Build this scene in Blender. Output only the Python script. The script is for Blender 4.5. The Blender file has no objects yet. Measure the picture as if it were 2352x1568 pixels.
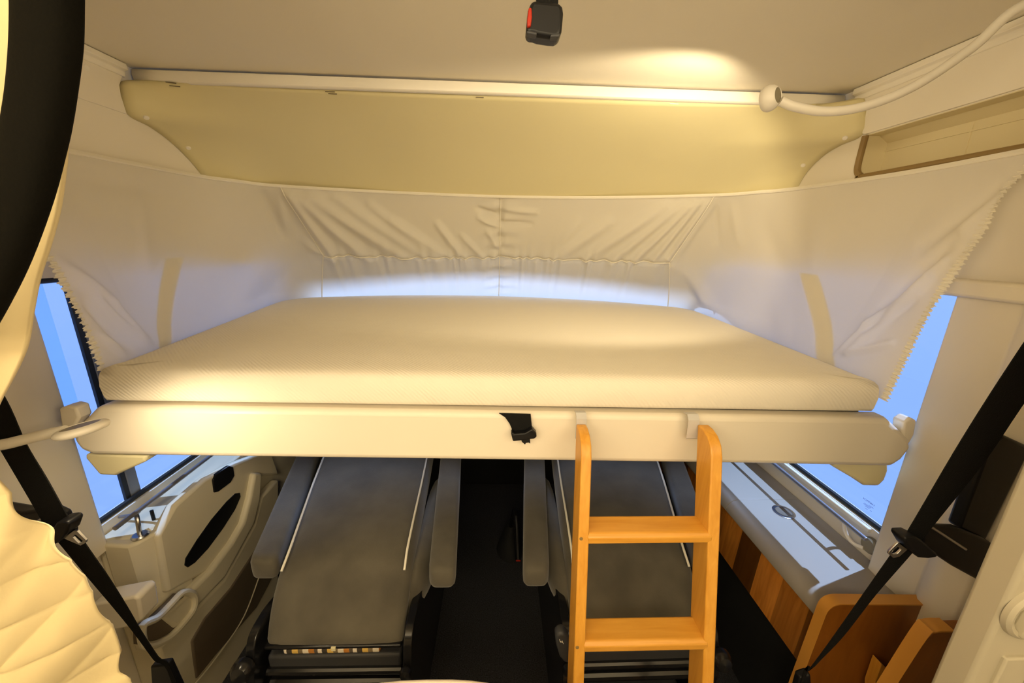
import bpy, bmesh, math, random
import numpy as np
from mathutils import Vector, Matrix
random.seed(4)
C = bpy.context.scene.collection
PI = math.pi

# ------------------------------------------------------------------ camera model (also used to read plane positions off the survey)
F = 850.; PITCH = math.radians(14.85); YAW = math.radians(2.2); ROLL = math.radians(1.2); EYE = 1.5
def _basis():
    cp, sp, cy, sy = math.cos(PITCH), math.sin(PITCH), math.cos(YAW), math.sin(YAW)
    fw = Vector((sy*cp, cy*cp, -sp)); r0 = Vector((cy, -sy, 0)); u0 = Vector((sy*sp, cy*sp, cp))
    c, s = math.cos(ROLL), math.sin(ROLL)
    return fw, c*r0 + s*u0, -s*r0 + c*u0
FW, RT, UP = _basis()
EYEV = Vector((0, 0, EYE))
def _ray(px, py):
    return FW + RT*((px-1176)/F) - UP*((py-784)/F)
def on_x(px, py, x): d = _ray(px, py); return EYEV + d*(x/d.x)
def on_y(px, py, y): d = _ray(px, py); return EYEV + d*(y/d.y)
def on_z(px, py, z): d = _ray(px, py); return EYEV + d*((z-EYE)/d.z)
def tilt(x): return -.0105*x        # the lowered bed hangs a touch lower on one side

# ------------------------------------------------------------------ mesh helpers
class MB:
    def __init__(s): s.v = []; s.f = []
    def add(s, vs, fs):
        o = len(s.v); s.v += [tuple(p) for p in vs]; s.f += [tuple(i+o for i in f) for f in fs]; return s
    def box(s, x0, x1, y0, y1, z0, z1):
        vs = [(x, y, z) for z in (z0, z1) for y in (y0, y1) for x in (x0, x1)]
        return s.add(vs, [(0,2,3,1), (4,5,7,6), (0,1,5,4), (2,6,7,3), (0,4,6,2), (1,3,7,5)])
    def hull8(s, a, b):                  # two quads of 4 points joined
        vs = list(a)+list(b)
        return s.add(vs, [(3,2,1,0), (4,5,6,7), (0,1,5,4), (1,2,6,5), (2,3,7,6), (3,0,4,7)])
    def prism(s, pts, ax, a0, a1):       # polygon in the two other axes, extruded along ax
        def mk(p, a):
            return (a, p[0], p[1]) if ax == 'x' else ((p[0], a, p[1]) if ax == 'y' else (p[0], p[1], a))
        n = len(pts)
        vs = [mk(p, a0) for p in pts] + [mk(p, a1) for p in pts]
        fs = [tuple(range(n))[::-1], tuple(range(n, 2*n))] + [(i, (i+1) % n, n+(i+1) % n, n+i) for i in range(n)]
        return s.add(vs, fs)
    def tube(s, pts, r, n=12, smooth=0, closed=False, taper=None):
        P = [Vector(p) for p in pts]
        if smooth: P = spline(P, smooth, closed)
        m = len(P)
        rings = []
        t0 = (P[1]-P[0]).normalized()
        ref = Vector((0, 0, 1)) if abs(t0.z) < .9 else Vector((1, 0, 0))
        nrm = t0.cross(ref).normalized()
        for i in range(m):
            if closed: t = (P[(i+1) % m]-P[i-1]).normalized()
            else: t = (P[min(i+1, m-1)]-P[max(i-1, 0)]).normalized()
            nrm = (nrm - t*nrm.dot(t)).normalized(); b = t.cross(nrm)
            rr = r if taper is None else r*taper(i/(m-1))
            rings.append([P[i] + (nrm*math.cos(2*PI*k/n) + b*math.sin(2*PI*k/n))*rr for k in range(n)])
        vs = [p for R in rings for p in R]; fs = []
        for i in range(m if closed else m-1):
            j = (i+1) % m
            for k in range(n): fs.append((i*n+k, i*n+(k+1) % n, j*n+(k+1) % n, j*n+k))
        if not closed: fs += [tuple(range(n))[::-1], tuple(range((m-1)*n, m*n))]
        return s.add(vs, fs)
    def ribbon(s, pairs, thick, nrm):    # pairs of edge points, swept as a thin slab
        nrm = Vector(nrm)*thick
        vs = []
        for a, b in pairs:
            a, b = Vector(a), Vector(b); vs += [a, b, b+nrm, a+nrm]
        fs = []
        for i in range(len(pairs)-1):
            for k in range(4): fs.append((i*4+k, i*4+(k+1) % 4, i*4+4+(k+1) % 4, i*4+4+k))
        e = (len(pairs)-1)*4
        return s.add(vs, fs+[(3,2,1,0), (e, e+1, e+2, e+3)])
    def lathe(s, prof, origin, axis, n=32):
        a = Vector(axis).normalized(); ref = Vector((0, 0, 1)) if abs(a.z) < .9 else Vector((1, 0, 0))
        u = a.cross(ref).normalized(); w = a.cross(u); o = Vector(origin)
        vs = []; fs = []
        for r, h in prof:
            for k in range(n): vs.append(o + a*h + (u*math.cos(2*PI*k/n)+w*math.sin(2*PI*k/n))*max(r, 1e-5))
        for i in range(len(prof)-1):
            for k in range(n): fs.append((i*n+k, i*n+(k+1) % n, (i+1)*n+(k+1) % n, (i+1)*n+k))
        return s.add(vs, fs)
    def grid(s, arr):                    # arr: rows of points
        m, n = len(arr), len(arr[0])
        vs = [p for R in arr for p in R]
        return s.add(vs, [(i*n+k, i*n+k+1, (i+1)*n+k+1, (i+1)*n+k) for i in range(m-1) for k in range(n-1)])
    def loft(s, rings):                  # closed rings, capped
        n = len(rings[0]); vs = [p for R in rings for p in R]; m = len(rings)
        fs = [(i*n+k, i*n+(k+1) % n, (i+1)*n+(k+1) % n, (i+1)*n+k) for i in range(m-1) for k in range(n)]
        return s.add(vs, fs+[tuple(range(n))[::-1], tuple(range((m-1)*n, m*n))])

def spline(P, sub, closed=False):
    P = [Vector(p) for p in P]; out = []; n = len(P)
    for i in range(n if closed else n-1):
        p0 = P[i-1] if (closed or i > 0) else P[0]*2-P[1]
        p1, p2 = P[i], P[(i+1) % n]
        p3 = P[(i+2) % n] if (closed or i+2 < n) else P[-1]*2-P[-2]
        for k in range(sub):
            t = k/sub
            out.append(.5*((2*p1)+(p2-p0)*t+(2*p0-5*p1+4*p2-p3)*t*t+(3*p1-p0-3*p2+p3)*t**3))
    if not closed: out.append(P[-1])
    return out
def round_poly(pts, r, n=5):             # rounded corners for a 2D polygon
    out = []; m = len(pts)
    for i in range(m):
        p = Vector(pts[i]).to_2d(); a = Vector(pts[i-1]).to_2d(); b = Vector(pts[(i+1) % m]).to_2d()
        da, db = (a-p), (b-p); ra = min(r, da.length*.45, db.length*.45)
        A, B = p+da.normalized()*ra, p+db.normalized()*ra
        for k in range(n+1):
            t = k/n; out.append(tuple((1-t)**2*A + 2*t*(1-t)*p + t*t*B))
    return out

def obj(name, mb, mat, parent=None, bevel=0, seg=3, sharp=35, subsurf=0, solid=0, label=None, flip=True):
    me = bpy.data.meshes.new(name); me.from_pydata(mb.v, [], mb.f); me.update()
    if flip:
        bm = bmesh.new(); bm.from_mesh(me); bmesh.ops.recalc_face_normals(bm, faces=bm.faces); bm.to_mesh(me); bm.free()
    for p in me.polygons: p.use_smooth = True
    me.set_sharp_from_angle(angle=math.radians(sharp))
    o = bpy.data.objects.new(name, me); C.objects.link(o)
    for m in (mat if isinstance(mat, (list, tuple)) else [mat]): me.materials.append(m)
    if solid:
        sm = o.modifiers.new('Solid', 'SOLIDIFY'); sm.thickness = solid; sm.offset = 0
    if subsurf:
        s = o.modifiers.new('Sub', 'SUBSURF'); s.levels = s.render_levels = subsurf
    if bevel:
        b = o.modifiers.new('Bev', 'BEVEL'); b.width = bevel; b.segments = seg; b.limit_method = 'ANGLE'; b.angle_limit = math.radians(40)
        b.harden_normals = False
    if parent is not None:
        o.parent = parent; o.matrix_parent_inverse = Matrix.Translation(-world_loc(parent))
    if label: o['label'] = label
    return o
def world_loc(o):
    return o.location + (world_loc(o.parent) if (o.parent and o.type == 'EMPTY') else Vector()) if o.type == 'EMPTY' else Vector()
def tag(o, label, cat, group=None, kind=None):
    o['label'] = label; o['category'] = cat
    if group: o['group'] = group
    if kind: o['kind'] = kind
    return o
def thing(name, loc, label, cat, group=None):
    o = bpy.data.objects.new(name, None); C.objects.link(o); o.location = loc; o.empty_display_size = .05
    return tag(o, label, cat, group)
def struct(o): o['kind'] = 'structure'; return o

# ------------------------------------------------------------------ materials
def mat(name, col, rough=.5, metal=0., bump=0., bscale=40., var=0., vscale=6., spec=.5, sheen=0., coat=0., detail=3.):
    m = bpy.data.materials.new(name); m.use_nodes = True; nt = m.node_tree; b = nt.nodes['Principled BSDF']
    b.inputs['Base Color'].default_value = (*col, 1); b.inputs['Roughness'].default_value = rough; b.inputs['Metallic'].default_value = metal
    b.inputs['Specular IOR Level'].default_value = spec
    if sheen: b.inputs['Sheen Weight'].default_value = sheen; b.inputs['Sheen Roughness'].default_value = .5
    if coat: b.inputs['Coat Weight'].default_value = coat; b.inputs['Coat Roughness'].default_value = .15
    tc = nt.nodes.new('ShaderNodeTexCoord')
    if var:
        n = nt.nodes.new('ShaderNodeTexNoise'); n.inputs['Scale'].default_value = vscale; n.inputs['Detail'].default_value = detail
        r = nt.nodes.new('ShaderNodeValToRGB')
        r.color_ramp.elements[0].position = .3; r.color_ramp.elements[1].position = .7
        r.color_ramp.elements[0].color = (*[c*(1-var) for c in col], 1); r.color_ramp.elements[1].color = (*[min(1, c*(1+var)) for c in col], 1)
        nt.links.new(tc.outputs['Object'], n.inputs['Vector']); nt.links.new(n.outputs['Fac'], r.inputs['Fac']); nt.links.new(r.outputs['Color'], b.inputs['Base Color'])
    if bump:
        n = nt.nodes.new('ShaderNodeTexNoise'); n.inputs['Scale'].default_value = bscale; n.inputs['Detail'].default_value = 4
        bp = nt.nodes.new('ShaderNodeBump'); bp.inputs['Strength'].default_value = bump; bp.inputs['Distance'].default_value = .004
        nt.links.new(tc.outputs['Object'], n.inputs['Vector']); nt.links.new(n.outputs['Fac'], bp.inputs['Height']); nt.links.new(bp.outputs['Normal'], b.inputs['Normal'])
    return m
def cloth(name, col, trans=.5, bscale=260., bump=.12):
    m = bpy.data.materials.new(name); m.use_nodes = True; nt = m.node_tree; nt.nodes.remove(nt.nodes['Principled BSDF'])
    out = nt.nodes['Material Output']; d = nt.nodes.new('ShaderNodeBsdfDiffuse'); t = nt.nodes.new('ShaderNodeBsdfTranslucent'); mx = nt.nodes.new('ShaderNodeMixShader')
    d.inputs['Color'].default_value = (*col, 1); t.inputs['Color'].default_value = (*col, 1); mx.inputs['Fac'].default_value = trans
    n = nt.nodes.new('ShaderNodeTexNoise'); n.inputs['Scale'].default_value = bscale; tc = nt.nodes.new('ShaderNodeTexCoord')
    bp = nt.nodes.new('ShaderNodeBump'); bp.inputs['Strength'].default_value = bump; bp.inputs['Distance'].default_value = .001
    nt.links.new(tc.outputs['Object'], n.inputs['Vector']); nt.links.new(n.outputs['Fac'], bp.inputs['Height'])
    for s in (d, t): nt.links.new(bp.outputs['Normal'], s.inputs['Normal'])
    nt.links.new(d.outputs[0], mx.inputs[1]); nt.links.new(t.outputs[0], mx.inputs[2]); nt.links.new(mx.outputs[0], out.inputs['Surface'])
    return m
def glass(name, tint=(.96, .98, 1.)):
    m = bpy.data.materials.new(name); m.use_nodes = True; nt = m.node_tree; nt.nodes.remove(nt.nodes['Principled BSDF'])
    out = nt.nodes['Material Output']; t = nt.nodes.new('ShaderNodeBsdfTransparent'); g = nt.nodes.new('ShaderNodeBsdfGlossy'); mx = nt.nodes.new('ShaderNodeMixShader'); lw = nt.nodes.new('ShaderNodeLayerWeight'); fr = nt.nodes.new('ShaderNodeMath'); fr.operation = 'POWER'; fr.inputs[1].default_value = 5; nt.links.new(lw.outputs['Facing'], fr.inputs[0]); sc_ = nt.nodes.new('ShaderNodeMath'); sc_.operation = 'MULTIPLY_ADD'; sc_.inputs[1].default_value = .6; sc_.inputs[2].default_value = .03; nt.links.new(fr.outputs[0], sc_.inputs[0])
    t.inputs['Color'].default_value = (*tint, 1); g.inputs['Roughness'].default_value = .02
    nt.links.new(sc_.outputs[0], mx.inputs['Fac']); nt.links.new(t.outputs[0], mx.inputs[1]); nt.links.new(g.outputs[0], mx.inputs[2]); nt.links.new(mx.outputs[0], out.inputs['Surface'])
    return m
def wood(name, c0, c1, scale=(1.2, 14, 14), rough=.35, blocks=0, bvar=.5, axis='Y'):
    m = bpy.data.materials.new(name); m.use_nodes = True; nt = m.node_tree; b = nt.nodes['Principled BSDF']; b.inputs['Roughness'].default_value = rough
    tc = nt.nodes.new('ShaderNodeTexCoord'); mp = nt.nodes.new('ShaderNodeMapping'); mp.inputs['Scale'].default_value = scale
    n = nt.nodes.new('ShaderNodeTexNoise'); n.inputs['Scale'].default_value = 5; n.inputs['Detail'].default_value = 6; n.inputs['Distortion'].default_value = .6
    r = nt.nodes.new('ShaderNodeValToRGB'); r.color_ramp.elements[0].position = .3; r.color_ramp.elements[1].position = .72
    r.color_ramp.elements[0].color = (*c0, 1); r.color_ramp.elements[1].color = (*c1, 1)
    nt.links.new(tc.outputs['Object'], mp.inputs['Vector']); nt.links.new(mp.outputs[0], n.inputs['Vector']); nt.links.new(n.outputs['Fac'], r.inputs['Fac'])
    if blocks:                            # butcher-block strips of different planks
        sx = nt.nodes.new('ShaderNodeSeparateXYZ'); nt.links.new(tc.outputs['Object'], sx.inputs[0])
        mu = nt.nodes.new('ShaderNodeMath'); mu.operation = 'MULTIPLY'; mu.inputs[1].default_value = blocks; nt.links.new(sx.outputs[axis], mu.inputs[0])
        fl = nt.nodes.new('ShaderNodeMath'); fl.operation = 'FLOOR'; nt.links.new(mu.outputs[0], fl.inputs[0])
        w1_ = nt.nodes.new('ShaderNodeMath'); w1_.operation = 'MULTIPLY'; w1_.inputs[1].default_value = 2.35; nt.links.new(fl.outputs[0], w1_.inputs[0])
        w2_ = nt.nodes.new('ShaderNodeMath'); w2_.operation = 'SINE'; nt.links.new(w1_.outputs[0], w2_.inputs[0])
        wn = nt.nodes.new('ShaderNodeMath'); wn.operation = 'MULTIPLY_ADD'; wn.inputs[1].default_value = .5; wn.inputs[2].default_value = .5; nt.links.new(w2_.outputs[0], wn.inputs[0])
        rr = nt.nodes.new('ShaderNodeMapRange'); rr.inputs['To Min'].default_value = 1-bvar; rr.inputs['To Max'].default_value = 1+bvar; nt.links.new(wn.outputs['Value'], rr.inputs['Value'])
        vm = nt.nodes.new('ShaderNodeVectorMath'); vm.operation = 'SCALE'; nt.links.new(r.outputs['Color'], vm.inputs[0]); nt.links.new(rr.outputs['Result'], vm.inputs['Scale'])
        nt.links.new(vm.outputs['Vector'], b.inputs['Base Color'])
    else: nt.links.new(r.outputs['Color'], b.inputs['Base Color'])
    return m
def plaid(name):
    m = bpy.data.materials.new(name); m.use_nodes = True; nt = m.node_tree; b = nt.nodes['Principled BSDF']; b.inputs['Roughness'].default_value = .9
    tc = nt.nodes.new('ShaderNodeTexCoord'); sx = nt.nodes.new('ShaderNodeSeparateXYZ'); nt.links.new(tc.outputs['Object'], sx.inputs[0])
    mu = nt.nodes.new('ShaderNodeMath'); mu.operation = 'MULTIPLY'; mu.inputs[1].default_value = 11; nt.links.new(sx.outputs['X'], mu.inputs[0])
    fr = nt.nodes.new('ShaderNodeMath'); fr.operation = 'FRACT'; nt.links.new(mu.outputs[0], fr.inputs[0])
    r = nt.nodes.new('ShaderNodeValToRGB'); r.color_ramp.interpolation = 'CONSTANT'
    cols = [(0, (.05, .04, .03)), (.15, (.75, .5, .12)), (.32, (.2, .15, .08)), (.45, (.75, .68, .55)), (.62, (.5, .2, .03)), (.78, (.1, .08, .06)), (.88, (.8, .72, .6))]
    while len(r.color_ramp.elements) < len(cols): r.color_ramp.elements.new(.5)
    for e, (p, c) in zip(r.color_ramp.elements, cols): e.position = p; e.color = (*c, 1)
    nt.links.new(fr.outputs[0], r.inputs['Fac']); nt.links.new(r.outputs['Color'], b.inputs['Base Color'])
    return m

M = dict(
    ceil=mat('ceiling_fabric', (.74, .69, .58), .85, bump=.06, bscale=300),
    cap=mat('cream_cap_plastic', (.69, .62, .36), .55, bump=.02, bscale=120),
    wall=mat('white_wall_panel', (.78, .73, .63), .6, bump=.02, bscale=200),
    trim=mat('white_trim_plastic', (.82, .78, .69), .38),
    pillar=mat('cream_pillar_plastic', (.76, .70, .58), .42),
    bed=mat('bed_frame_plastic', (.74, .68, .57), .42),
    tray=mat('bed_tray_grey', (.10, .095, .085), .8),
    bracket=mat('cream_bracket_plastic', (.72, .66, .42), .5),
    piping=mat('piping_cream', (.80, .77, .66), .7),
    black=mat('black_plastic', (.006, .006, .007), .4, spec=.3),
    web=mat('black_webbing', (.006, .006, .006), .8, spec=.15, bump=.3, bscale=500),
    band=mat('black_lining_fabric', (.0055, .005, .0035), .95, bump=.15, bscale=300, spec=.06),
    gloss=mat('black_painted_steel', (.008, .008, .009), .22),
    grey_fab=mat('grey_microsuede', (.082, .073, .054), .92, var=.25, vscale=9, bump=.12, bscale=240, sheen=.25),
    base_grey=mat('dark_grey_plastic', (.035, .036, .04), .55),
    red=mat('red_plastic', (.36, .022, .008), .45, spec=.3),
    carpet=mat('dark_carpet', (.030, .030, .036), .98, var=.7, vscale=260, bump=.9, bscale=320),
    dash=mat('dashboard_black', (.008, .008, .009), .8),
    hookm=mat('hook_grey_metal', (.55, .54, .53), .4, metal=.2),
    steel=mat('brushed_steel', (.62, .62, .64), .28, metal=1),
    railm=mat('grey_metal_rail', (.36, .36, .40), .38, metal=.7),
    alu=mat('aluminium_post', (.30, .31, .33), .45, metal=.5),
    rubber=mat('rubber_gasket', (.02, .024, .03), .55),
    door=mat('cream_door_plastic', (.68, .62, .46), .5, bump=.03, bscale=350),
    pocket=mat('brown_pocket_trim', (.13, .10, .065), .7),
    shelf_edge=mat('brown_edge_trim', (.26, .17, .06), .5),
    niche=mat('niche_lining', (.70, .62, .40), .6),
    top=mat('cabinet_top_laminate', (.33, .295, .24), .4, bump=.02, bscale=300),
    chrome=mat('chrome_ring', (.75, .76, .80), .12, metal=1),
    lampw=mat('white_lamp_plastic', (.72, .68, .60), .45),
    lampd=mat('grey_lamp_cap', (.24, .21, .14), .5),
    tabletop=mat('pale_table_laminate', (.86, .76, .66), .35),
    quilt=mat('quilted_cream_fabric', (.74, .62, .35), .8, bump=.08, bscale=260, sheen=.1),
    entry=mat('entry_door_plastic', (.45, .41, .31), .45),
    hallfloor=mat('hall_floor_blue_grey', (.140, .172, .245), .9),
    hall=mat('hall_partition_white', (.45, .5, .62), .8),
    hall2=mat('hall_partition_blue', (.30, .48, .80), .8),
    hem=cloth('curtain_hem', (.86, .82, .72), .15),
    curt=cloth('white_curtain_cloth', (.88, .85, .79), .42),
    skirt=cloth('white_skirt_cloth', (.88, .86, .82), .5),
    strip=cloth('silhouette_cloth', (.84, .78, .62), .06),  # near-opaque cloth for the window post silhouettes
    oak=wood('honey_beech', (.60, .27, .030), (.72, .36, .055), (14, 14, 1.1), .36),
    oakx=wood('honey_beech_crosswise', (.60, .27, .030), (.72, .36, .055), (1.1, 14, 14), .36),
    block=wood('walnut_block_strips', (.30, .10, .012), (.46, .18, .028), (14, 14, 1.2), .4, blocks=10.7, bvar=.72),
    panelw=wood('walnut_veneer', (.22, .070, .007), (.33, .115, .014), (5, 5, 1.2), .36),
    edgew=mat('honey_edge_banding', (.58, .27, .045), .4),
    plaid=plaid('plaid_cushion_fabric'),
    stamp=mat('glass_stamp_ink', (.06, .08, .16), .8),
    glass=glass('window_glass'),
    glow=None)

def mattress_mat():
    m = mat('mattress_ticking', (.78, .73, .63), .88, sheen=.15); nt = m.node_tree; b = nt.nodes['Principled BSDF']
    tc = nt.nodes.new('ShaderNodeTexCoord'); w = nt.nodes.new('ShaderNodeTexWave'); w.inputs['Scale'].default_value = 60; w.inputs['Distortion'].default_value = 1.2; w.bands_direction = 'DIAGONAL'
    n = nt.nodes.new('ShaderNodeTexVoronoi'); n.inputs['Scale'].default_value = 22
    ad = nt.nodes.new('ShaderNodeMath'); ad.operation = 'MULTIPLY'; bp = nt.nodes.new('ShaderNodeBump'); bp.inputs['Strength'].default_value = .30; bp.inputs['Distance'].default_value = .003
    nt.links.new(tc.outputs['Object'], w.inputs['Vector']); nt.links.new(tc.outputs['Object'], n.inputs['Vector'])
    nt.links.new(w.outputs['Fac'], ad.inputs[0]); nt.links.new(n.outputs['Distance'], ad.inputs[1]); nt.links.new(ad.outputs[0], bp.inputs['Height']); nt.links.new(bp.outputs['Normal'], b.inputs['Normal'])
    return m
M['matt'] = mattress_mat()

# ================================================================== SETTING
CZ = 1.98
struct(obj('floor', MB().box(-1.2, 1.2, -1.7, 2.7, -.04, 0), M['carpet']))
struct(obj('ceiling', MB().box(-1.25, 1.25, -1.7, 1.312, CZ, CZ+.04), M['ceil']))
struct(obj('wall_back', MB().box(-1.25, 1.25, -1.74, -1.7, -.04, 2.02), M['wall']))
WL = dict(y0=.868, y1=1.92, z0=.715, z1=1.395)
w = MB()
w.box(-1.14, -1.1, -1.7, 2.7, -.04, WL['z0']).box(-1.14, -1.1, -1.7, WL['y0'], WL['z0'], WL['z1']).box(-1.14, -1.1, WL['y1'], 2.7, WL['z0'], WL['z1']).box(-1.14, -1.1, -1.7, 2.7, WL['z1'], 2.02)
struct(obj('wall_left', w, M['wall']))
WR = dict(y0=.815, y1=1.92, z0=.715, z1=1.425)
NZ0, NZ1, NY0, NY1 = 1.716, 1.836, .10, 1.20
w = MB()
w.box(1.1, 1.14, -1.7, 2.7, -.04, WR['z0']).box(1.1, 1.14, -1.7, WR['y0'], WR['z0'], WR['z1']).box(1.1, 1.14, WR['y1'], 2.7, WR['z0'], WR['z1'])
w.box(1.1, 1.14, -1.7, 2.7, WR['z1'], NZ0).box(1.1, 1.14, -1.7, NY0, NZ0, NZ1).box(1.1, 1.14, NY1, 2.7, NZ0, NZ1).box(1.1, 1.14, -1.7, 2.7, NZ1, 2.02)
struct(obj('wall_right', w, M['wall']))

# cream cap over the cab, from the ceiling band down to behind the curtain rail, then the header above the windscreen
def catpath(P, n):
    S = spline(P, 12); L = [0]
    for a, b in zip(S, S[1:]): L.append(L[-1]+(b-a).length)
    out = []; k = 0
    for i in range(n+1):
        t = L[-1]*i/n
        while k < len(S)-2 and L[k+1] < t: k += 1
        out.append(S[k].lerp(S[k+1], min(1, max(0, (t-L[k])/max(1e-9, L[k+1]-L[k])))))
    return out
capT = catpath([(-1.075, 1.30, 1.945), (-.6, 1.312, 1.945), (0, 1.316, 1.945), (.6, 1.312, 1.945), (1.105, 1.29, 1.945)], 80)
capB = catpath([(-1.10, 1.527, 1.705), (-1.05, 1.62, 1.70), (-.96, 1.745, 1.70), (-.80, 1.80, 1.70), (-.49, 1.845, 1.70), (0, 1.885, 1.70), (.5, 1.835, 1.70), (.80, 1.73, 1.70), (.97, 1.62, 1.70), (1.06, 1.50, 1.70), (1.10, 1.44, 1.705)], 80)
seamL = catpath([(-1.075, 1.30, 1.945), (-1.099, 1.262, 1.925), (-1.099, 1.255, 1.888), (-1.099, 1.262, 1.845), (-1.099, 1.33, 1.832), (-1.099, 1.40, 1.805), (-1.099, 1.47, 1.76), (-1.10, 1.527, 1.705)], 30)
seamR = catpath([(1.105, 1.29, 1.945), (1.099, 1.235, 1.945), (1.099, 1.215, 1.90), (1.099, 1.21, 1.842), (1.099, 1.28, 1.83), (1.099, 1.34, 1.812), (1.099, 1.40, 1.77), (1.10, 1.44, 1.705)], 30)
rows = []
for j in range(31):
    v = j/30; R = []
    for i in range(81):
        u = i/80
        wl, wr = math.exp(-(u/.07)**1.3), math.exp(-((1-u)/.07)**1.3)
        p = capT[i].lerp(capB[i], v) + (seamL[j]-capT[0].lerp(capB[0], v))*wl + (seamR[j]-capT[80].lerp(capB[80], v))*wr
        bul = math.sin(PI*v)*min(1, 5*u*(1-u))
        R.append(p + Vector((0, .035*bul, .022*bul)))
    rows.append(R)
struct(obj('wall_front', MB().grid(rows), M['cap'], solid=.006, flip=False))
from mathutils.bvhtree import BVHTree
_cm = MB().grid(rows); _bv = BVHTree.FromPolygons([Vector(v) for v in _cm.v], _cm.f)
_cap = bpy.data.objects['wall_front']
def cap_hit(px, py):
    l, n, i, d = _bv.ray_cast(EYEV, _ray(px, py).normalized())
    return (None, None) if l is None else (l, (n if n.dot(EYEV-l) > 0 else -n))
for x, y, L_, m_ in ((395, 191, 12, 'pocket'), (403, 197, 12, 'pocket'), (360, 183, 8, 'black'), (758, 207, 11, 'pocket'), (764, 212, 10, 'pocket'), (1102, 220, 9, 'pocket'), (1548, 235, 10, 'trim'), (1934, 234, 8, 'black'), (1162, 209, 3, 'pocket'), (1676, 226, 4, 'shelf_edge')):
    a, b = cap_hit(x-L_, y), cap_hit(x+L_, y+(3 if m_ == 'black' else 1))
    if a[0] is None or b[0] is None: continue
    obj('fixing_slot', MB().tube([a[0]+a[1]*.0042, b[0]+b[1]*.0042], .0011, 6), M[m_], _cap)
for x, y in ((335, 268), (432, 338), (1845, 378), (1942, 315)):
    l, n = cap_hit(x, y)
    if l is None: continue
    obj('cover_cap', MB().lathe([(0, .0065), (.006, .006), (.0075, .003)], l, n, 18), M['trim'], _cap)
hd = []
for j in range(9):
    v = j/8; R = []
    for i in range(81):
        b = capB[i]; k = max(0, 1-(b.x/1.1)**4)
        R.append(Vector((b.x*(1+.03*v), b.y + v*.275 + .004+.022*min(1, v*8), 1.70-v*.30)))
    hd.append(R)
struct(obj('trim_1', MB().grid(hd), M['cap'], solid=.008, flip=False))
# outer cab roof above the cap so that no daylight leaks round it
struct(obj('wall_front_outer', MB().box(-1.25, 1.25, 1.312, 2.74, 2.0, 2.04).box(-1.14, 1.14, 2.7, 2.74, -.04, 1.24).box(-1.14, 1.14, 2.7, 2.74, 1.56, 2.04).box(-1.14, -1.02, 2.7, 2.74, 1.2, 1.62).box(1.02, 1.14, 2.7, 2.74, 1.2, 1.62), M['wall']))
wn = struct(obj('window_3', MB().box(-1.05, 1.05, 2.712, 2.718, 1.22, 1.58), M['glass']))
bar = MB()
for i in range(25):
    t = i/24; x = -1.09+2.18*t
    bar.v += [(x, 1.306, CZ-.004), (x, 1.2985, CZ-.008), (x, 1.296, CZ-.020), (x, 1.2985, CZ-.032), (x, 1.306, CZ-.038)]
bar.f = [(i*5+k, i*5+k+1, i*5+6+k, i*5+5+k) for i in range(24) for k in range(4)]
bnd = struct(obj('trim_2', bar, M['trim'], solid=.004))
for nm, sx, ye in (('trim_3', -1, 1.275), ('trim_4', 1, 1.262)):
    t = MB()
    t.prism([(sx*1.1, CZ-.001), (sx*1.082, CZ-.002), (sx*1.080, CZ-.018), (sx*1.090, CZ-.022), (sx*1.092, CZ-.036), (sx*1.1, CZ-.038)], 'y', -1.6, ye)
    struct(obj(nm, t, M['trim'], bevel=.002))
# overlapping upper side panels with their seams
up = MB().prism([(-1.6, 1.944), (1.268, 1.944), (1.252, 1.915), (1.250, 1.888), (1.256, 1.843), (1.10, 1.842), (-1.6, 1.842)], 'x', -1.101, -1.094)
struct(obj('trim_5', up, M['wall'], bevel=.002))
up = MB().prism([(-1.6, 1.944), (1.232, 1.944), (1.215, 1.915), (1.210, 1.842), (1.2, 1.838), (-1.6, 1.838)], 'x', 1.094, 1.101)
struct(obj('trim_6', up, M['wall'], bevel=.002))
# cover discs over the fixing screws
for k, (x, y, z, nx) in enumerate([(-1.094, 1.165, 1.925, -1), (1.094, 1.07, 1.935, 1)]):
    struct(obj('trim_%d' % (7+k), MB().lathe([(0, .003), (.006, .003), (.008, 0)], (x, y, z), (-nx, 0, 0), 16), M['trim']))

# shelf recess let into the side wall
ni = thing('wall_shelf_niche', (1.16, .65, NZ0), 'long cream recess with rounded corner and brown lip in wall above curtain', 'shelf')
q = MB()
q.box(1.172, 1.184, NY0-.02, NY1+.02, NZ0-.02, NZ1+.02).box(1.14, 1.184, NY0-.02, NY1+.02, NZ0-.015, NZ0).box(1.14, 1.184, NY1, NY1+.02, NZ0-.01, NZ1+.01).box(1.14, 1.184, NY0-.02, NY0, NZ0-.01, NZ1+.01)
q.box(1.101, 1.141, NY1-.003, NY1+.002, NZ0, NZ1).box(1.101, 1.141, NY0, NY1, NZ1-.002, NZ1+.002).box(1.101, 1.141, NY0, NY1, NZ0-.002, NZ0+.002)
q.prism([(1.14, NZ1), (1.184, NZ1-.028), (1.184, NZ1+.012), (1.14, NZ1+.012)], 'y', NY0, NY1)
nlo = obj('lining', q, M['niche'], ni)
obj('joint_cover', MB().box(1.1695, 1.1725, .985, .99, NZ0, NZ1-.024), M['niche'], nlo)
obj('back_ledge', MB().box(1.169, 1.1725, NY0, NY1, NZ1-.044, NZ1-.040), M['niche'], nlo)
pth = [(1.098, 1.200, NZ1-.002), (1.098, 1.202, NZ0+.045), (1.098, 1.198, NZ0+.018), (1.098, 1.183, NZ0+.004), (1.098, 1.16, NZ0), (1.098, .8, NZ0), (1.098, .4, NZ0), (1.098, NY0, NZ0)]
obj('lip_trim', MB().tube(pth, .0085, 10, smooth=5), M['shelf_edge'], ni, label='brown edge trim')

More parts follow.
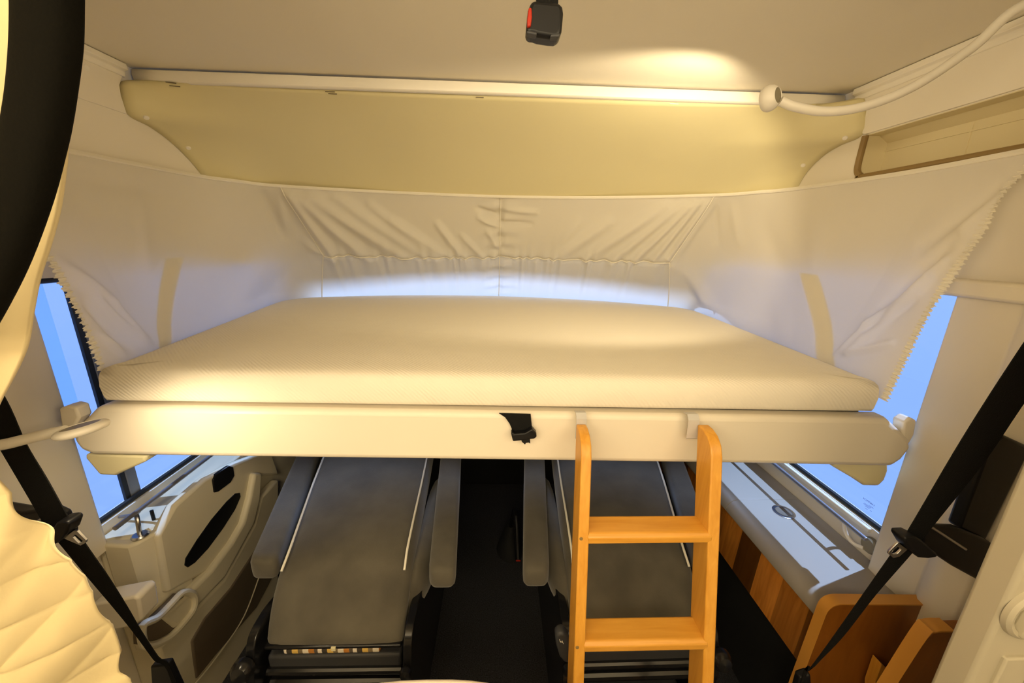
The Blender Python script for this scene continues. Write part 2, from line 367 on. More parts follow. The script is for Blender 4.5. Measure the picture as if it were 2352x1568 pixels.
# side windows
def window(nm, sx, W, post):
    xg = sx*1.125
    o = struct(obj(nm, MB().box(xg-.002, xg+.002, W['y0']-.02, W['y1']+.02, W['z0']-.02, W['z1']+.02), M['glass']))
    fr = MB()
    loop = [Vector((sx*1.115, a, b)) for a, b in round_poly([(W['y0']+.004, W['z0']+.006), (W['y1']-.004, W['z0']+.006), (W['y1']-.004, W['z1']-.006), (W['y0']+.004, W['z1']-.006)], .05, 8)]
    fr.tube(loop, .008, 8, closed=True)
    obj('gasket', fr, M['rubber'], o, label='black rubber gasket')
    if post:
        obj('post_seal', MB().box(xg-.004, xg+.004, post, post+.014, W['z0'], W['z1']), M['rubber'], o)
        obj('divider_post', MB().box(xg-.008, xg+.006, post+.014, post+.046, W['z0'], W['z1']), M['alu'], o, bevel=.003, label='aluminium divider post')
    return o
w1 = window('window_1', -1, WL, 1.0)
w2 = window('window_2', 1, WR, None)
obj('sill_strip', MB().box(1.088, 1.1, .87, 1.9, .700, .714), M['piping'], w2, bevel=.003)
# maker's stamp printed on the pane, mirrored from in here
def glass_text(body, size, y, z, par):
    cu = bpy.data.curves.new('stamp', 'FONT'); cu.body = body; cu.size = size; cu.align_x = 'LEFT'
    t = bpy.data.objects.new('stamp_curve', cu); C.objects.link(t); bpy.context.view_layer.update()
    me = bpy.data.meshes.new_from_object(t.evaluated_get(bpy.context.evaluated_depsgraph_get()))
    bpy.data.objects.remove(t)
    mb = MB(); mb.v = [(1.1215, y+v.co.x, z+v.co.y) for v in me.vertices]; mb.f = [tuple(p.vertices) for p in me.polygons]
    return obj('glass_stamp', mb, M['stamp'], par, flip=False)
st = on_x(2008, 1163, 1.122)
glass_text('HAPPICH', .0085, st.y, st.z, w2)
li = MB()
for k, (a, b) in enumerate([(.000, .013), (.006, .028), (.008, .030), (.010, .024), (.002, .008), (.014, .022)]):
    z = st.z-.006-.0032*k
    li.add([(1.1215, st.y+a, z), (1.1215, st.y+b, z), (1.1215, st.y+b, z-.0009), (1.1215, st.y+a, z-.0009)], [(0, 1, 2, 3)])
obj('glass_stamp', li, M['stamp'], w2, flip=False)

# pillar covers beside the windows
p = MB().prism(round_poly([(-1.1, .885), (-1.066, .880), (-1.062, .80), (-1.062, .66), (-1.082, .60), (-1.1, .585)], .012), 'z', .665, 1.44)
struct(obj('trim_9', p, M['pillar'], bevel=.004))
p = MB().prism([(1.1, .832), (1.066, .826), (1.060, .78), (1.060, .705), (1.046, .690), (1.040, .655), (1.050, .622), (1.072, .612), (1.074, .575), (1.088, .560), (1.1, .55)], 'z', .60, 1.405)
struct(obj('trim_10', p, M['pillar'], bevel=.004))
struct(obj('trim_11', MB().prism([(1.1, .87), (1.052, .863), (1.036, .66), (1.036, .45), (1.1, .45)], 'z', 1.402, 1.442), M['pillar'], bevel=.008))
struct(obj('trim_12', MB().box(1.084, 1.1, .60, .66, .63, .80), M['pillar'], bevel=.004))

# what stands in the hall outside
struct(obj('ground', MB().box(-70, 70, -60, 80, -.75, -.70), M['hallfloor']))
struct(obj('exterior_panel_left', MB().box(-2.02, -2.0, 1.50, 1.70, .56, 2.4), M['hall2']))

# ================================================================== DROP-DOWN BED
bed = thing('drop_down_bed', (0, .82, 1.0), 'lowered cab bed with broad cream plastic front panel spanning the van', 'bed')
outl = [(-.905, 1.126), (-.972, 1.066), (-.982, 1.040), (-.972, 1.012), (-.945, .999), (-.6, .993), (0, .984), (.6, .974), (1.012, .965), (1.034, .985), (1.050, 1.020), (1.036, 1.046), (.962, 1.102), (.4, 1.109), (0, 1.114), (-.5, 1.121)]
obj('front_panel', MB().prism(outl, 'y', .800, .850), M['bed'], bed, bevel=.014, seg=4)
tr = MB()
side = [(-.90, .84), (-1.00, 1.30), (-1.04, 1.75), (-.92, 1.93), (-.5, 2.05), (0, 2.12), (.5, 2.05), (.92, 1.93), (1.0, 1.75), (.96, 1.30), (.93, .84)]
ns = len(side)
tr.add([(x, y, 1.015+tilt(x)) for x, y in side]+[(x, y, 1.1205+tilt(x)) for x, y in side], [tuple(range(ns)), tuple(range(ns, 2*ns))[::-1]]+[(i, (i+1) % ns, ns+(i+1) % ns, ns+i) for i in range(ns)])
tr.box(.93, 1.062, .875, 1.86, .985, 1.020).box(-1.062, -.93, .875, 1.86, 1.005, 1.035)
obj('base_tray', tr, M['tray'], bed, bevel=.01)
for nm, poly in (('l', [(208, 1046), (222, 1062), (240, 1084), (276, 1086), (300, 1074), (345, 1054), (345, 1040), (208, 1036)]), ('r', [(1905, 1066), (1960, 1098), (1975, 1109), (2008, 1110), (2022, 1096), (2030, 1074), (2030, 1056), (1905, 1056)])):
    pp = [on_y(a, b, .835) for a, b in poly]
    obj('corner_bracket', MB().prism([(q.x, q.z) for q in pp], 'y', .822, .872), M['bracket'], bed, bevel=.008, label='yellowish cream bracket under the panel end')
for poly in ([(128, 940), (150, 934), (168, 938), (176, 962), (160, 990), (134, 982)], [(2082, 972), (2098, 961), (2112, 968), (2106, 1000), (2090, 1030), (2078, 1010)]):
    pp = [on_y(a, b, .80) for a, b in poly]
    obj('guide_pad', MB().prism([(q.x, q.z) for q in pp], 'y', .805, .835), M['bed'], bed, bevel=.005)

# mattress
ml = spline([(-.895, .812, 0), (-.915, .95, 0), (-.98, 1.35, 0), (-1.045, 1.74, 0), (-1.03, 1.86, 0), (-.92, 1.965, 0), (-.5, 2.115, 0), (0, 2.175, 0), (.5, 2.105, 0), (.90, 1.95, 0), (.99, 1.86, 0), (1.0, 1.72, 0), (.975, 1.35, 0), (.945, .95, 0), (.93, .812, 0)], 6)
ml = [p for p in ml]
nedge = 40
front = [Vector((.93-(1.825)*k/nedge, .812, 0)) for k in range(1, nedge)]
ring = ml+front
cen = Vector((0, 1.4, 0))
prof = [(1.1215, .012), (1.125, .003), (1.133, 0), (1.16, -.003), (1.182, 0), (1.192, .004), (1.199, .013), (1.2025, .03), (1.204, .06)]
mm = MB(); n = len(ring); rings = []
nrm = []
for i in range(n):
    t = (ring[(i+1) % n]-ring[i-1]); nv = Vector((-t.y, t.x, 0)).normalized()
    if nv.dot(cen-ring[i]) < 0: nv = -nv
    nrm.append(nv)
def puff(x, y): return .004*math.sin(3.1*x+1)*math.sin(2.3*y)+.012*math.exp(-((x)**2+(y-1.5)**2)/.5)
for z, ins in prof:
    rings.append([ring[i]+nrm[i]*ins+Vector((0, 0, z+tilt(ring[i].x))) for i in range(n)])
last = rings[-1]
for f in (.8, .55, .3, .1):
    rr = []
    for p in last:
        q = cen.lerp(Vector((p.x, p.y, 0)), f); rr.append(Vector((q.x, q.y, 1.204+tilt(q.x)+puff(q.x, q.y)*(1-f)**.5)))
    rings.append(rr)
mm.loft(rings)
mt = tag(obj('mattress', mm, M['matt'], sharp=70), 'thick off-white textured mattress lying on the lowered bed', 'mattress')

# ================================================================== BED CURTAIN
us = [0, .12, .25, .31, .36, .42, .5, .58, .64, .69, .75, .88, 1]
Tp = [(-1.075, .86, 1.70), (-1.08, 1.10, 1.70), (-1.078, 1.45, 1.708), (-1.03, 1.585, 1.711), (-.925, 1.705, 1.712), (-.50, 1.81, 1.711), (.004, 1.855, 1.71), (.50, 1.795, 1.711), (.905, 1.635, 1.712), (1.01, 1.525, 1.712), (1.068, 1.40, 1.71), (1.08, 1.04, 1.701), (1.075, .775, 1.703)]
Bp = [(-.900, .835, 1.16), (-.965, 1.15, 1.16), (-1.04, 1.62, 1.16), (-1.06, 1.82, 1.16), (-.945, 1.985, 1.16), (-.5, 2.14, 1.16), (0, 2.20, 1.16), (.5, 2.13, 1.16), (.93, 1.975, 1.16), (1.02, 1.86, 1.16), (1.012, 1.62, 1.16), (.968, 1.15, 1.16), (.930, .80, 1.15)]
def sampler(P):
    S = np.array([tuple(p) for p in spline(P, 24)]); uu = np.concatenate([np.linspace(us[i], us[i+1], 25)[:-1] for i in range(len(us)-1)]+[[1.0]])
    return lambda u: np.stack([np.interp(u, uu, S[:, k]) for k in range(3)], -1)
Bp = [(x*1.008, y+.008*(.3+max(0, y-1.2)), z) for x, y, z in Bp]
fT, fB = sampler(Tp), sampler(Bp)
VS = .53
Rn, Un, Fn = np.array(RT), np.array(UP), np.array(FW)
def to_px(P):
    d = P-np.array([0, 0, EYE]); w = d@Fn
    return np.stack([1176+F*(d@Rn)/w, 784-F*(d@Un)/w], -1)
# fold ridges: start, end, amplitude, half width - surveyed on the cloth
RID = [((655,437),(772,594),.018,11),((672,442),(850,594),.020,14),((712,448),(935,592),.022,16),((770,450),(985,592),.016,14),((850,470),(1010,590),.010,10),((900,500),(1035,592),.010,8),((1005,515),(1066,592),.012,8),((1060,540),(1110,590),.008,7),
       ((1100,480),(1148,500),-.010,7),((1100,500),(1150,522),.010,6),((1120,530),(1150,575),.010,7),((1152,480),(1230,486),.008,7),((1152,510),(1220,514),-.006,6),
       ((605,445),(652,545),-.014,12),((640,450),(655,520),.010,10),((700,560),(760,600),.008,10),
       ((1628,462),(1535,592),.016,7),((1612,460),(1500,594),.016,8),((1595,462),(1455,596),.018,9),((1570,465),(1405,596),.016,11),((1530,470),(1345,590),.018,15),((1400,510),(1270,594),.014,14),((1640,470),(1560,585),.012,7),((1330,510),(1280,560),.008,12),
       ((1640,470),(1645,560),-.008,10),((1680,470),(1690,560),.006,12),((1540,600),(1640,720),.012,16),((1560,620),(1600,700),-.010,14),
       ((120,610),(250,690),.016,20),((250,690),(345,790),.016,14),((180,700),(300,800),-.012,14),((210,690),(330,790),.012,10),((215,770),(280,812),.010,9),
       ((160,400),(420,450),-.008,24),((170,520),(330,540),.008,26),((330,470),(360,620),.008,20),((640,560),(560,690),.008,22),((700,600),(600,690),-.008,18),
       ((2210,545),(2010,720),-.018,20),((2180,600),(1990,740),.016,15),((2150,640),(1950,810),.018,13),((2110,690),(2000,760),-.012,12),((2352,420),(2140,600),.014,26),((2300,440),(2120,560),-.012,22),((2020,720),(1920,815),.014,10),((2060,790),(1940,812),.012,9),
       ((1870,510),(1850,640),.008,24),((1740,500),(1790,640),-.006,26),((1780,700),(1800,790),.006,18)]
def front_w(u, v):
    k = np.clip(np.minimum((u-.362)/.02, (.638-u)/.02), 0, 1); return k
def surf(u, v):
    u = np.asarray(u, float); v = np.asarray(v, float)
    T, B = fT(u), fB(u)
    P = T+(B-T)*v[..., None]
    e = 1e-3
    du = (fT(np.clip(u+e, 0, 1))-fT(np.clip(u-e, 0, 1)))*(1-v)[..., None]+(fB(np.clip(u+e, 0, 1))-fB(np.clip(u-e, 0, 1)))*v[..., None]
    N = np.cross(du, B-T); N /= np.linalg.norm(N, axis=-1, keepdims=True)+1e-9
    s = np.sign((N*(np.array([0, 1.2, 1.45])-P)).sum(-1)); N *= s[..., None]
    q = to_px(P); d = np.zeros(u.shape)
    for a, b, amp, wd in RID:
        a = np.array(a, float); b = np.array(b, float); ab = b-a; L2 = ab@ab
        t = ((q-a)@ab)/L2; tc = np.clip(t, 0, 1); dist = np.linalg.norm(q-(a+tc[..., None]*ab), axis=-1)
        side = .0 if 690 < (a[0]+b[0])/2 < 1600 else 1.
        d += amp*(1.9-.8*side)*np.exp(-(dist/(wd*(1-.12*side)))**2)*(.35+.65*np.sin(PI*np.clip(t, .02, .98))**.5)
    fw = front_w(u, v)
    ph = u*610+2.2*np.sin(u*95)+1.3*np.sin(u*230)
    up = np.exp(-np.clip(VS-v, 0, 9)/.07)*(v <= VS); lo = np.exp(-np.clip(v-VS, 0, 9)/.16)*(v > VS)
    d += fw*(.0075*np.sin(ph)*up + (.009*np.sin(ph*.72+.6)+.007*np.sin(ph*1.3))*lo)
    d -= fw*.010*np.exp(-((v-VS)/.018)**2)                        # gathering seam draws in
    d -= fw*.012*np.exp(-((u-.5)/.0028)**2)                       # centre seam
    d += fw*.006*np.sin(v*60+4*np.sin(u*40))*np.exp(-((u-.5)/.012)**2)
    sag = .022*np.sin(PI*v)*(1-fw)
    d -= sag*np.clip(np.minimum(u, 1-u)/.08, 0, 1)
    d += .0025*np.sin(u*46+v*9)*np.sin(PI*v)
    d *= np.clip(v/.05, 0, 1)*.9+.1
    d *= 1-.97*np.clip((v-.85)/.11, 0, 1)
    bow = np.clip(1-np.minimum(u, 1-u)/.10, 0, 1)*np.sin(PI*np.clip(v, 0, 1))
    P = P+bow[..., None]*np.where(u < .5, 1., 0.)[..., None]*np.array([.014, .016, 0])+bow[..., None]*np.where(u > .5, 1., 0.)[..., None]*np.array([-.008, .014, 0])
    return P+N*d[..., None], N
def uL(v): return np.interp(v, [0, VS, 1], [.360, .374, .362])
def uR(v): return np.interp(v, [0, VS, 1], [.640, .626, .638])
def panel(u0, u1, v0, v1, nu, nv):
    vv = np.linspace(v0, v1, nv+1); A = np.zeros((nv+1, nu+1)); Vv = np.zeros_like(A)
    for j, v in enumerate(vv): A[j] = np.linspace(u0(v), u1(v), nu+1); Vv[j] = v
    P, _ = surf(A, Vv)
    return MB().grid([[tuple(p) for p in R] for R in P])
cur = thing('bed_curtain', (0, 1.5, 1.70), 'white fabric curtain with gathered folds hung around the bed', 'curtain')
obj('side_panel', panel(lambda v: 0*v, uL, 0, 1, 230, 90), M['curt'], cur, sharp=180, flip=False)
obj('side_panel', panel(uR, lambda v: 0*v+1, 0, 1, 230, 90), M['curt'], cur, sharp=180, flip=False)
obj('front_panel', panel(uL, uR, 0, VS, 340, 70), M['curt'], cur, sharp=180, flip=False)
obj('gathered_skirt', panel(uL, uR, VS, 1, 340, 60), M['skirt'], cur, sharp=180, flip=False)
def curve_on(fu, fv, n, off=.002):
    t = np.linspace(0, 1, n); P, N = surf(fu(t), fv(t)); return [Vector(p+nn*off) for p, nn in zip(P, N)]
obj('gathering_seam', MB().tube(curve_on(lambda t: uL(VS)+(uR(VS)-uL(VS))*t, lambda t: 0*t+VS, 240, .003), .0032, 6), M['hem'], cur)
obj('centre_seam', MB().tube(curve_on(lambda t: 0*t+.5, lambda t: t*.98, 90, .004), .0022, 6), M['hem'], cur)
obj('corner_seam', MB().tube(curve_on(lambda t: uL(t), lambda t: t*.98, 90, .002), .0025, 6), M['hem'], cur)
obj('corner_seam', MB().tube(curve_on(lambda t: uR(t), lambda t: t*.98, 90, .002), .0025, 6), M['hem'], cur)
obj('top_hem', MB().tube([Vector(p) for p in fT(np.linspace(0, 1, 200))], .006, 8), M['hem'], cur)
def ruffle(uedge, sgn, nsc):
    n = 480; vv = np.linspace(.02, 1, n); rows = []
    P0, N = surf(0*vv+uedge, vv); P1, _ = surf(0*vv+uedge-sgn*.02, vv)
    D = (P0-P1); D /= np.linalg.norm(D, axis=-1, keepdims=True)
    ph = 2*PI*nsc*vv+1.1*np.sin(vv*37)
    for k in range(7):
        s = k/6-.45
        wv = .003*np.sin(ph)*(.4+1.2*abs(s))+.002*np.sin(ph*2.3+1)
        wd = .017*s*(1+.10*np.cos(ph)+.07*np.cos(ph*.61+2))
        rows.append([Vector(p+d*w_+nn*h) for p, d, w_, nn, h in zip(P0, D, wd, N, wv)])
    return MB().grid(rows)
obj('gathered_hem', ruffle(0, -1, 42), M['hem'], cur, sharp=180, flip=False)
obj('gathered_hem', ruffle(1, 1, 58), M['hem'], cur, sharp=180, flip=False)
def band_on(ua, ub, va, vb, w0, w1):
    n = 40; rows = []
    for k in range(5):
        s = k/4-.5; t = np.linspace(0, 1, n)
        P, N = surf(ua+(ub-ua)*t+s*(w0+(w1-w0)*t), va+(vb-va)*t)
        rows.append([Vector(p+nn*-.004) for p, nn in zip(P, N)])
    return MB().grid(rows)
obj('post_silhouette', band_on(.170, .084, .50, .99, .022, .020), M['strip'], cur, sharp=180, flip=False)  # opaque strips behind the cloth imitate the shade of window posts
obj('post_silhouette', band_on(.834, .932, .52, .99, .026, .026), M['strip'], cur, sharp=180, flip=False)
obj('curtain_rail', MB().tube([Vector(p)+Vector((0, 0, .004)) for p in fT(np.linspace(0.0, 1, 160))], .004, 6), M['trim'], cur)

# ================================================================== STRAP AND BUCKLE THAT HOLD THE BED UP
bs = thing('hanging_strap', (.05, .79, 1.11), 'short black webbing strap with plastic tongue hanging over the bed panel', 'strap')
e = [((1146, 949), (1219, 951)), ((1160, 958), (1220, 962)), ((1170, 972), (1221, 972)), ((1176, 986), (1222, 984)), ((1179, 996), (1222, 996))]
obj('webbing', MB().ribbon([(on_y(*a, .793), on_y(*b, .793)) for a, b in e], .003, (0, 1, 0)), M['web'], bs)
pp = [on_y(a, b, .786) for a, b in [(1173, 990), (1178, 988), (1181, 992), (1205, 990), (1222, 980), (1231, 990), (1232, 999), (1226, 1003), (1216, 1004), (1195, 1007), (1178, 1009)]]
tho = obj('tongue_housing', MB().prism([(q.x, q.z) for q in pp], 'y', .776, .795), M['black'], bs, bevel=.003)
pp = [on_y(a, b, .786) for a, b in [(1195, 1005), (1217, 1003), (1218, 1018), (1214, 1015), (1208, 1016), (1206, 1020), (1199, 1014)]]
obj('tongue', MB().prism([(q.x, q.z) for q in pp], 'y', .783, .791), M['black'], tho, bevel=.0015)

bk = thing('hanging_buckle', (.055, .55, 1.79), 'black belt buckle with red button hanging below the ceiling', 'buckle')
def ply(pts, y): return [(q.x, q.z) for q in (on_y(a, b, y) for a, b in pts)]
bh = obj('housing', MB().prism(ply([(1222, -2), (1286, 4), (1293, 14), (1295, 28), (1291, 70), (1286, 84), (1276, 87), (1262, 86), (1236, 82), (1225, 78), (1210, 77), (1209, 66), (1213, 20)], .55), 'y', .55, .575), M['black'], bk, bevel=.006, seg=4)
obj('release_button', MB().prism(ply([(1214, 18), (1221, 18), (1222, 40), (1219, 63), (1211, 63), (1211, 44)], .549), 'y', .547, .560), M['red'], bh, bevel=.002, label='red release button')
obj('webbing', MB().ribbon([(on_y(1232, 10, .562), on_y(1282, 10, .562)), (on_y(1230, -60, .562), on_y(1284, -60, .562)), (on_y(1230, -60, .562)+Vector((0, .01, .5*.36)), on_y(1284, -60, .562)+Vector((0, .01, .5*.36)))], .003, (0, 1, 0)), M['web'], bk)
obj('corner_pad', MB().prism(ply([(1210, 70), (1234, 74), (1232, 82), (1210, 77)], .547), 'y', .546, .556), M['base_grey'], bh, bevel=.002)
obj('corner_pad', MB().prism(ply([(1266, 78), (1288, 76), (1284, 86), (1263, 86)], .547), 'y', .546, .556), M['base_grey'], bh, bevel=.002)

# ================================================================== LADDER
ld = thing('bunk_ladder', (.32, .48, 0), 'honey coloured wooden ladder hooked over the bed panel', 'ladder')
YT, ZT, YB = .776, 1.10, .776-1.10*math.tan(math.radians(14.2))
def yl(z): return YB+(YT-YB)*z/ZT
def stile(xa_t, xb_t, xa_b, xb_b, nm):
    # a flat board: front edge narrow, depth along y
    m = MB(); dep = .062
    prof = [(0, 0), (1.045, 0), (1.075, .010), (1.090, .028), (1.093, .044), (1.09, dep)]
    zt = 1.093
    P = []
    def X(x_t, x_b, z): return x_b+(x_t-x_b)*z/1.1
    seq = [(0., 0.), (1.055, 0.), (1.078, .006), (1.092, .020), (1.098, .040), (1.098, dep), (0., dep)]
    vs = []
    for xs in ((xa_t, xa_b), (xb_t, xb_b)):
        for z, d in seq: vs.append((X(*xs, z), yl(z)+d-dep, z))
    k = len(seq)
    return m.add(vs, [tuple(range(k)), tuple(range(k, 2*k))[::-1]]+[(i, (i+1) % k, k+(i+1) % k, k+i) for i in range(k)])
sro = obj('side_rail', stile(.183, .206, .158, .183, 0), M['oak'], ld, bevel=.003)
obj('side_rail', stile(.470, .496, .446, .472, 0), M['oak'], ld, bevel=.003)
for zc in (.885, .655, .425, .195):
    y = yl(zc)
    xl = .158+.025*zc/1.1+.020; xr = .446+.025*zc/1.1+.008
    obj('rung', MB().prism([(y-.064, zc-.013), (y-.064, zc+.003), (y-.056, zc+.010), (y-.006, zc+.010), (y-.003, zc+.006), (y-.003, zc-.013)], 'x', xl, xr), M['oakx'], ld, bevel=.003)
for xa, xb in ((.183, .207), (.448, .474)):
    zz = 1.115+tilt((xa+xb)/2)*.9
    hk = MB().ribbon([((xa, .776, 1.06), (xb, .776, 1.06)), ((xa, .778, zz-.005), (xb, .778, zz-.005)), ((xa, .788, zz+.006), (xb, .788, zz+.006)), ((xa, .806, zz+.003), (xb, .806, zz+.003))], .003, (0, -.6, .8))
    obj('hook', hk, M['hookm'], ld, label='grey metal hook')
for zc in (.885, .655):
    obj('screw', MB().lathe([(0, .0015), (.0035, .0015), (.004, 0)], (.158+.025*zc/1.1+.006, yl(zc)-.062, zc), (0, -1, 0), 12), M['shelf_edge'], sro)

# ================================================================== SEATS
def seat(mir, label, dx0):
    # local data read for one seat; the other is its mirror about x = dx0
    nmX = (lambda x: x) if not mir else (lambda x: 2*dx0-x)
    root = thing('captain_seat', (nmX(-.43), 1.0, 0), label, 'seat', 'folded cab seats')
    # backrest: cross-sections along y: (y, z top, x left, x right, thickness)
    sec = [(.742, .488, -.585, -.243, .03), (.752, .507, -.590, -.246, .05), (.80, .548, -.606, -.247, .075), (.87, .598, -.618, -.246, .10), (.92, .616, -.622, -.249, .11), (1.05, .630, -.650, -.255, .12), (1.2, .640, -.684, -.262, .12), (1.4, .650, -.725, -.275, .12), (1.58, .655, -.76, -.29, .11), (1.62, .63, -.75, -.30, .06)]
    rings = []
    for y, z, a, b, th in sec:
        r = []
        rad = .018; cx = (a+b)/2; hw = (b-a)/2
        n = 14
        for k in range(n+1):                       # softly crowned top
            t = k/n; x = a+(b-a)*t; crown = .010*math.sin(PI*t)
            edge = rad*(1-min(1, min(t, 1-t)/.04))**2
            r.append((nmX(x), y, z+crown-edge))
        r += [(nmX(b+.006), y, z-th*.4), (nmX(b), y, z-th), (nmX(a), y, z-th), (nmX(a-.006), y, z-th*.4)]
        rings.append(r)
    bko = obj('backrest', MB().loft(rings), M['grey_fab'], root, sharp=60, subsurf=1)
    for s in (0, 1):
        pts = []
        for y, z, a, b, th in sec[3:9]:
            x = (a+.016) if s == 0 else (b-.014)
            pts.append((nmX(x), y, z+.004))
        x0 = pts[0]
        pts = [(x0[0]+(.006 if (s == 0) != mir else -.006)*0, x0[1]-.010, x0[2]-.006)]+pts
        obj('piping', MB().tube(pts, .0035, 8, smooth=6), M['piping'], bko, label='cream piping')
    # armrests folded along both sides
    def arm(xl0, xr0, xl1, xr1, y0, y1, z0, z1):
        rr = []
        for t, sc in ((0, .62), (.006, .82), (.02, .96), (.05, 1), (.5, 1.02), (.95, 1), (.985, .9), (1, .6)):
            y = y0+(y1-y0)*t; a = xl0+(xl1-xl0)*t; b = xr0+(xr1-xr0)*t; z = z0+(z1-z0)*t; c = (a+b)/2; h = (b-a)/2*sc; hz = .036*sc
            rr.append([(nmX(c+h*math.copysign(abs(math.cos(q))**.45, math.cos(q))), y, z+hz*math.copysign(abs(math.sin(q))**.45, math.sin(q))) for q in [2*PI*k/24 for k in range(24)]])
        return MB().loft(rr)
    obj('armrest', arm(-.700, -.622, -.87, -.785, .872, 1.52, .585, .60), M['grey_fab'], root, sharp=60)
    obj('armrest', arm(-.188, -.112, -.25, -.162, .835, 1.52, .585, .60), M['grey_fab'], root, sharp=60)
    # side bolster swelling below the inner armrest
    bo = []
    for y, zt, zb, x1 in ((.80, .52, .44, -.235), (.86, .575, .42, -.205), (.95, .60, .42, -.175), (1.1, .60, .42, -.165), (1.4, .60, .42, -.19)):
        bo.append([(nmX(-.27), y, zt), (nmX(x1-.02), y, zt-.015), (nmX(x1), y, (zt+zb)/2), (nmX(x1-.03), y, zb), (nmX(-.27), y, zb)])
    obj('side_bolster', MB().loft(bo), M['grey_fab'], root, sharp=70, subsurf=1)
    # plaid cushion peeping out under the hinge, resting on the seat shell
    cu = MB().box(-.60, -.26, .80, 1.45, .40, .475)
    cu.v = [(nmX(x), y, z) for x, y, z in cu.v]
    cu = MB().prism([(.755, .438), (.747, .446), (.747, .458), (.755, .468), (1.40, .50), (1.40, .42)], 'x', *sorted((nmX(-.555), nmX(-.305))))
    obj('seat_cushion', cu, M['plaid'], root, bevel=.006, label='yellow, brown and white plaid cushion edge')
    obj('cushion_base', MB().prism([(.76, .38), (.748, .39), (.748, .436), (1.42, .425), (1.42, .37)], 'x', *sorted((nmX(-.60), nmX(-.25)))), M['base_grey'], root, bevel=.008)
    hb = MB().box(*sorted((nmX(-.595), nmX(-.245))), .738, .760, .472, .482)
    hbo = obj('hinge_bar', hb, M['gloss'], root, bevel=.004)
    obj('hinge_clip', MB().box(*sorted((nmX(-.424), nmX(-.412))), .735, .740, .470, .481), M['bracket'], hbo, bevel=.001)
    # black steel underframe seen end-on
    for z, r, yy in ((.392, .011, .745), (.345, .014, .75), (.275, .012, .74)):
        obj('cross_tube', MB().tube([(nmX(-.60), yy, z), (nmX(-.25), yy, z-.004)], r, 10), M['gloss'], root)
    obj('swivel_plinth', MB().box(*sorted((nmX(-.585), nmX(-.255))), .80, 1.36, 0, .37), M['base_grey'], root, bevel=.012)
    obj('shell_plate', MB().prism([(.735, .17), (.73, .24), (.745, .25), (.80, .25), (.80, .12)], 'x', *sorted((nmX(-.58), nmX(-.26)))), M['base_grey'], root, bevel=.008)
    for xs in (-.62, -.225):
        sp = MB().prism(round_poly([(.70, .40), (.735, .52), (.80, .53), (1.2, .44), (1.25, .10), (.76, .10)], .03), 'x', *sorted((nmX(xs-.011), nmX(xs+.011))))
        obj('side_plate', sp, M['gloss'], root, bevel=.003)
    obj('recliner_knob', MB().lathe([(0, .032), (.018, .03), (.026, .02), (.028, .006), (.024, 0)], (nmX(-.628), .715, .455), (0, -1, .25), 24), M['gloss'], root)
    obj('recliner_knob', MB().lathe([(0, .018), (.012, .016), (.016, .006), (.014, 0)], (nmX(-.225), .705, .44), (0, -1, .25), 20), M['gloss'], root)
    return root
s1 = seat(False, 'grey suede seat with backrest folded down, beside the cream door panel', 0)
s2 = seat(True, 'grey suede seat with backrest folded down, behind the ladder', -.018)
hl = thing('seat_lever', (.16, .72, .40), 'dark grey seat lever with small pale mark beside the ladder foot', 'lever')
lvo = obj('lever_body', MB().prism(ply([(1276, 1462), (1284, 1455), (1296, 1454), (1308, 1466), (1314, 1500), (1312, 1522), (1298, 1524), (1286, 1510), (1278, 1484)], .66), 'y', .66, .685), M['base_grey'], hl, bevel=.006)
hm = MB()
for a in (((1285, 1468), (1288, 1475)), ((1291, 1471), (1294, 1478)), ((1286, 1472), (1292, 1475))):
    hm.tube([on_y(*a[0], .6592), on_y(*a[1], .6592)], .0006, 6)
obj('lever_mark', hm, M['piping'], lvo, label='pale H shaped mark')

# ================================================================== DASHBOARD AND DARK CAB FRONT
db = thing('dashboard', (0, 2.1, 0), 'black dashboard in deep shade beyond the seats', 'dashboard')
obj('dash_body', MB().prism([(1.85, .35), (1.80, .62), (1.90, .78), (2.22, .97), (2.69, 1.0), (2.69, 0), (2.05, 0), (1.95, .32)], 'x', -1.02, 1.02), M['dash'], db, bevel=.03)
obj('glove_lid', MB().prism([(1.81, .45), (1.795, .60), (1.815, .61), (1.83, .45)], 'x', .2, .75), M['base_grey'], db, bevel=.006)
hbk = thing('hand_brake', (.0, 1.18, 0), 'black lever with red tip between the two seats', 'lever')
pt = on_y(1190, 1287, 1.25)
obj('lever', MB().tube([(pt.x-.02, 1.55, .12), (pt.x-.01, 1.38, .36), (pt.x, 1.26, pt.z-.006)], .012, 10, smooth=5), M['gloss'], hbk)
obj('boot', MB().loft([[(pt.x-.02+.07*math.cos(a), 1.55+.09*math.sin(a), 0) for a in [2*PI*k/16 for k in range(16)]], [(pt.x-.02+.02*math.cos(a), 1.54+.03*math.sin(a), .16) for a in [2*PI*k/16 for k in range(16)]]]), M['dash'], hbk)
obj('red_tip', MB().tube([(pt.x-.008, 1.252, pt.z-.002), (pt.x+.010, 1.246, pt.z+.003)], .003, 8), M['red'], hbk, label='red tip')

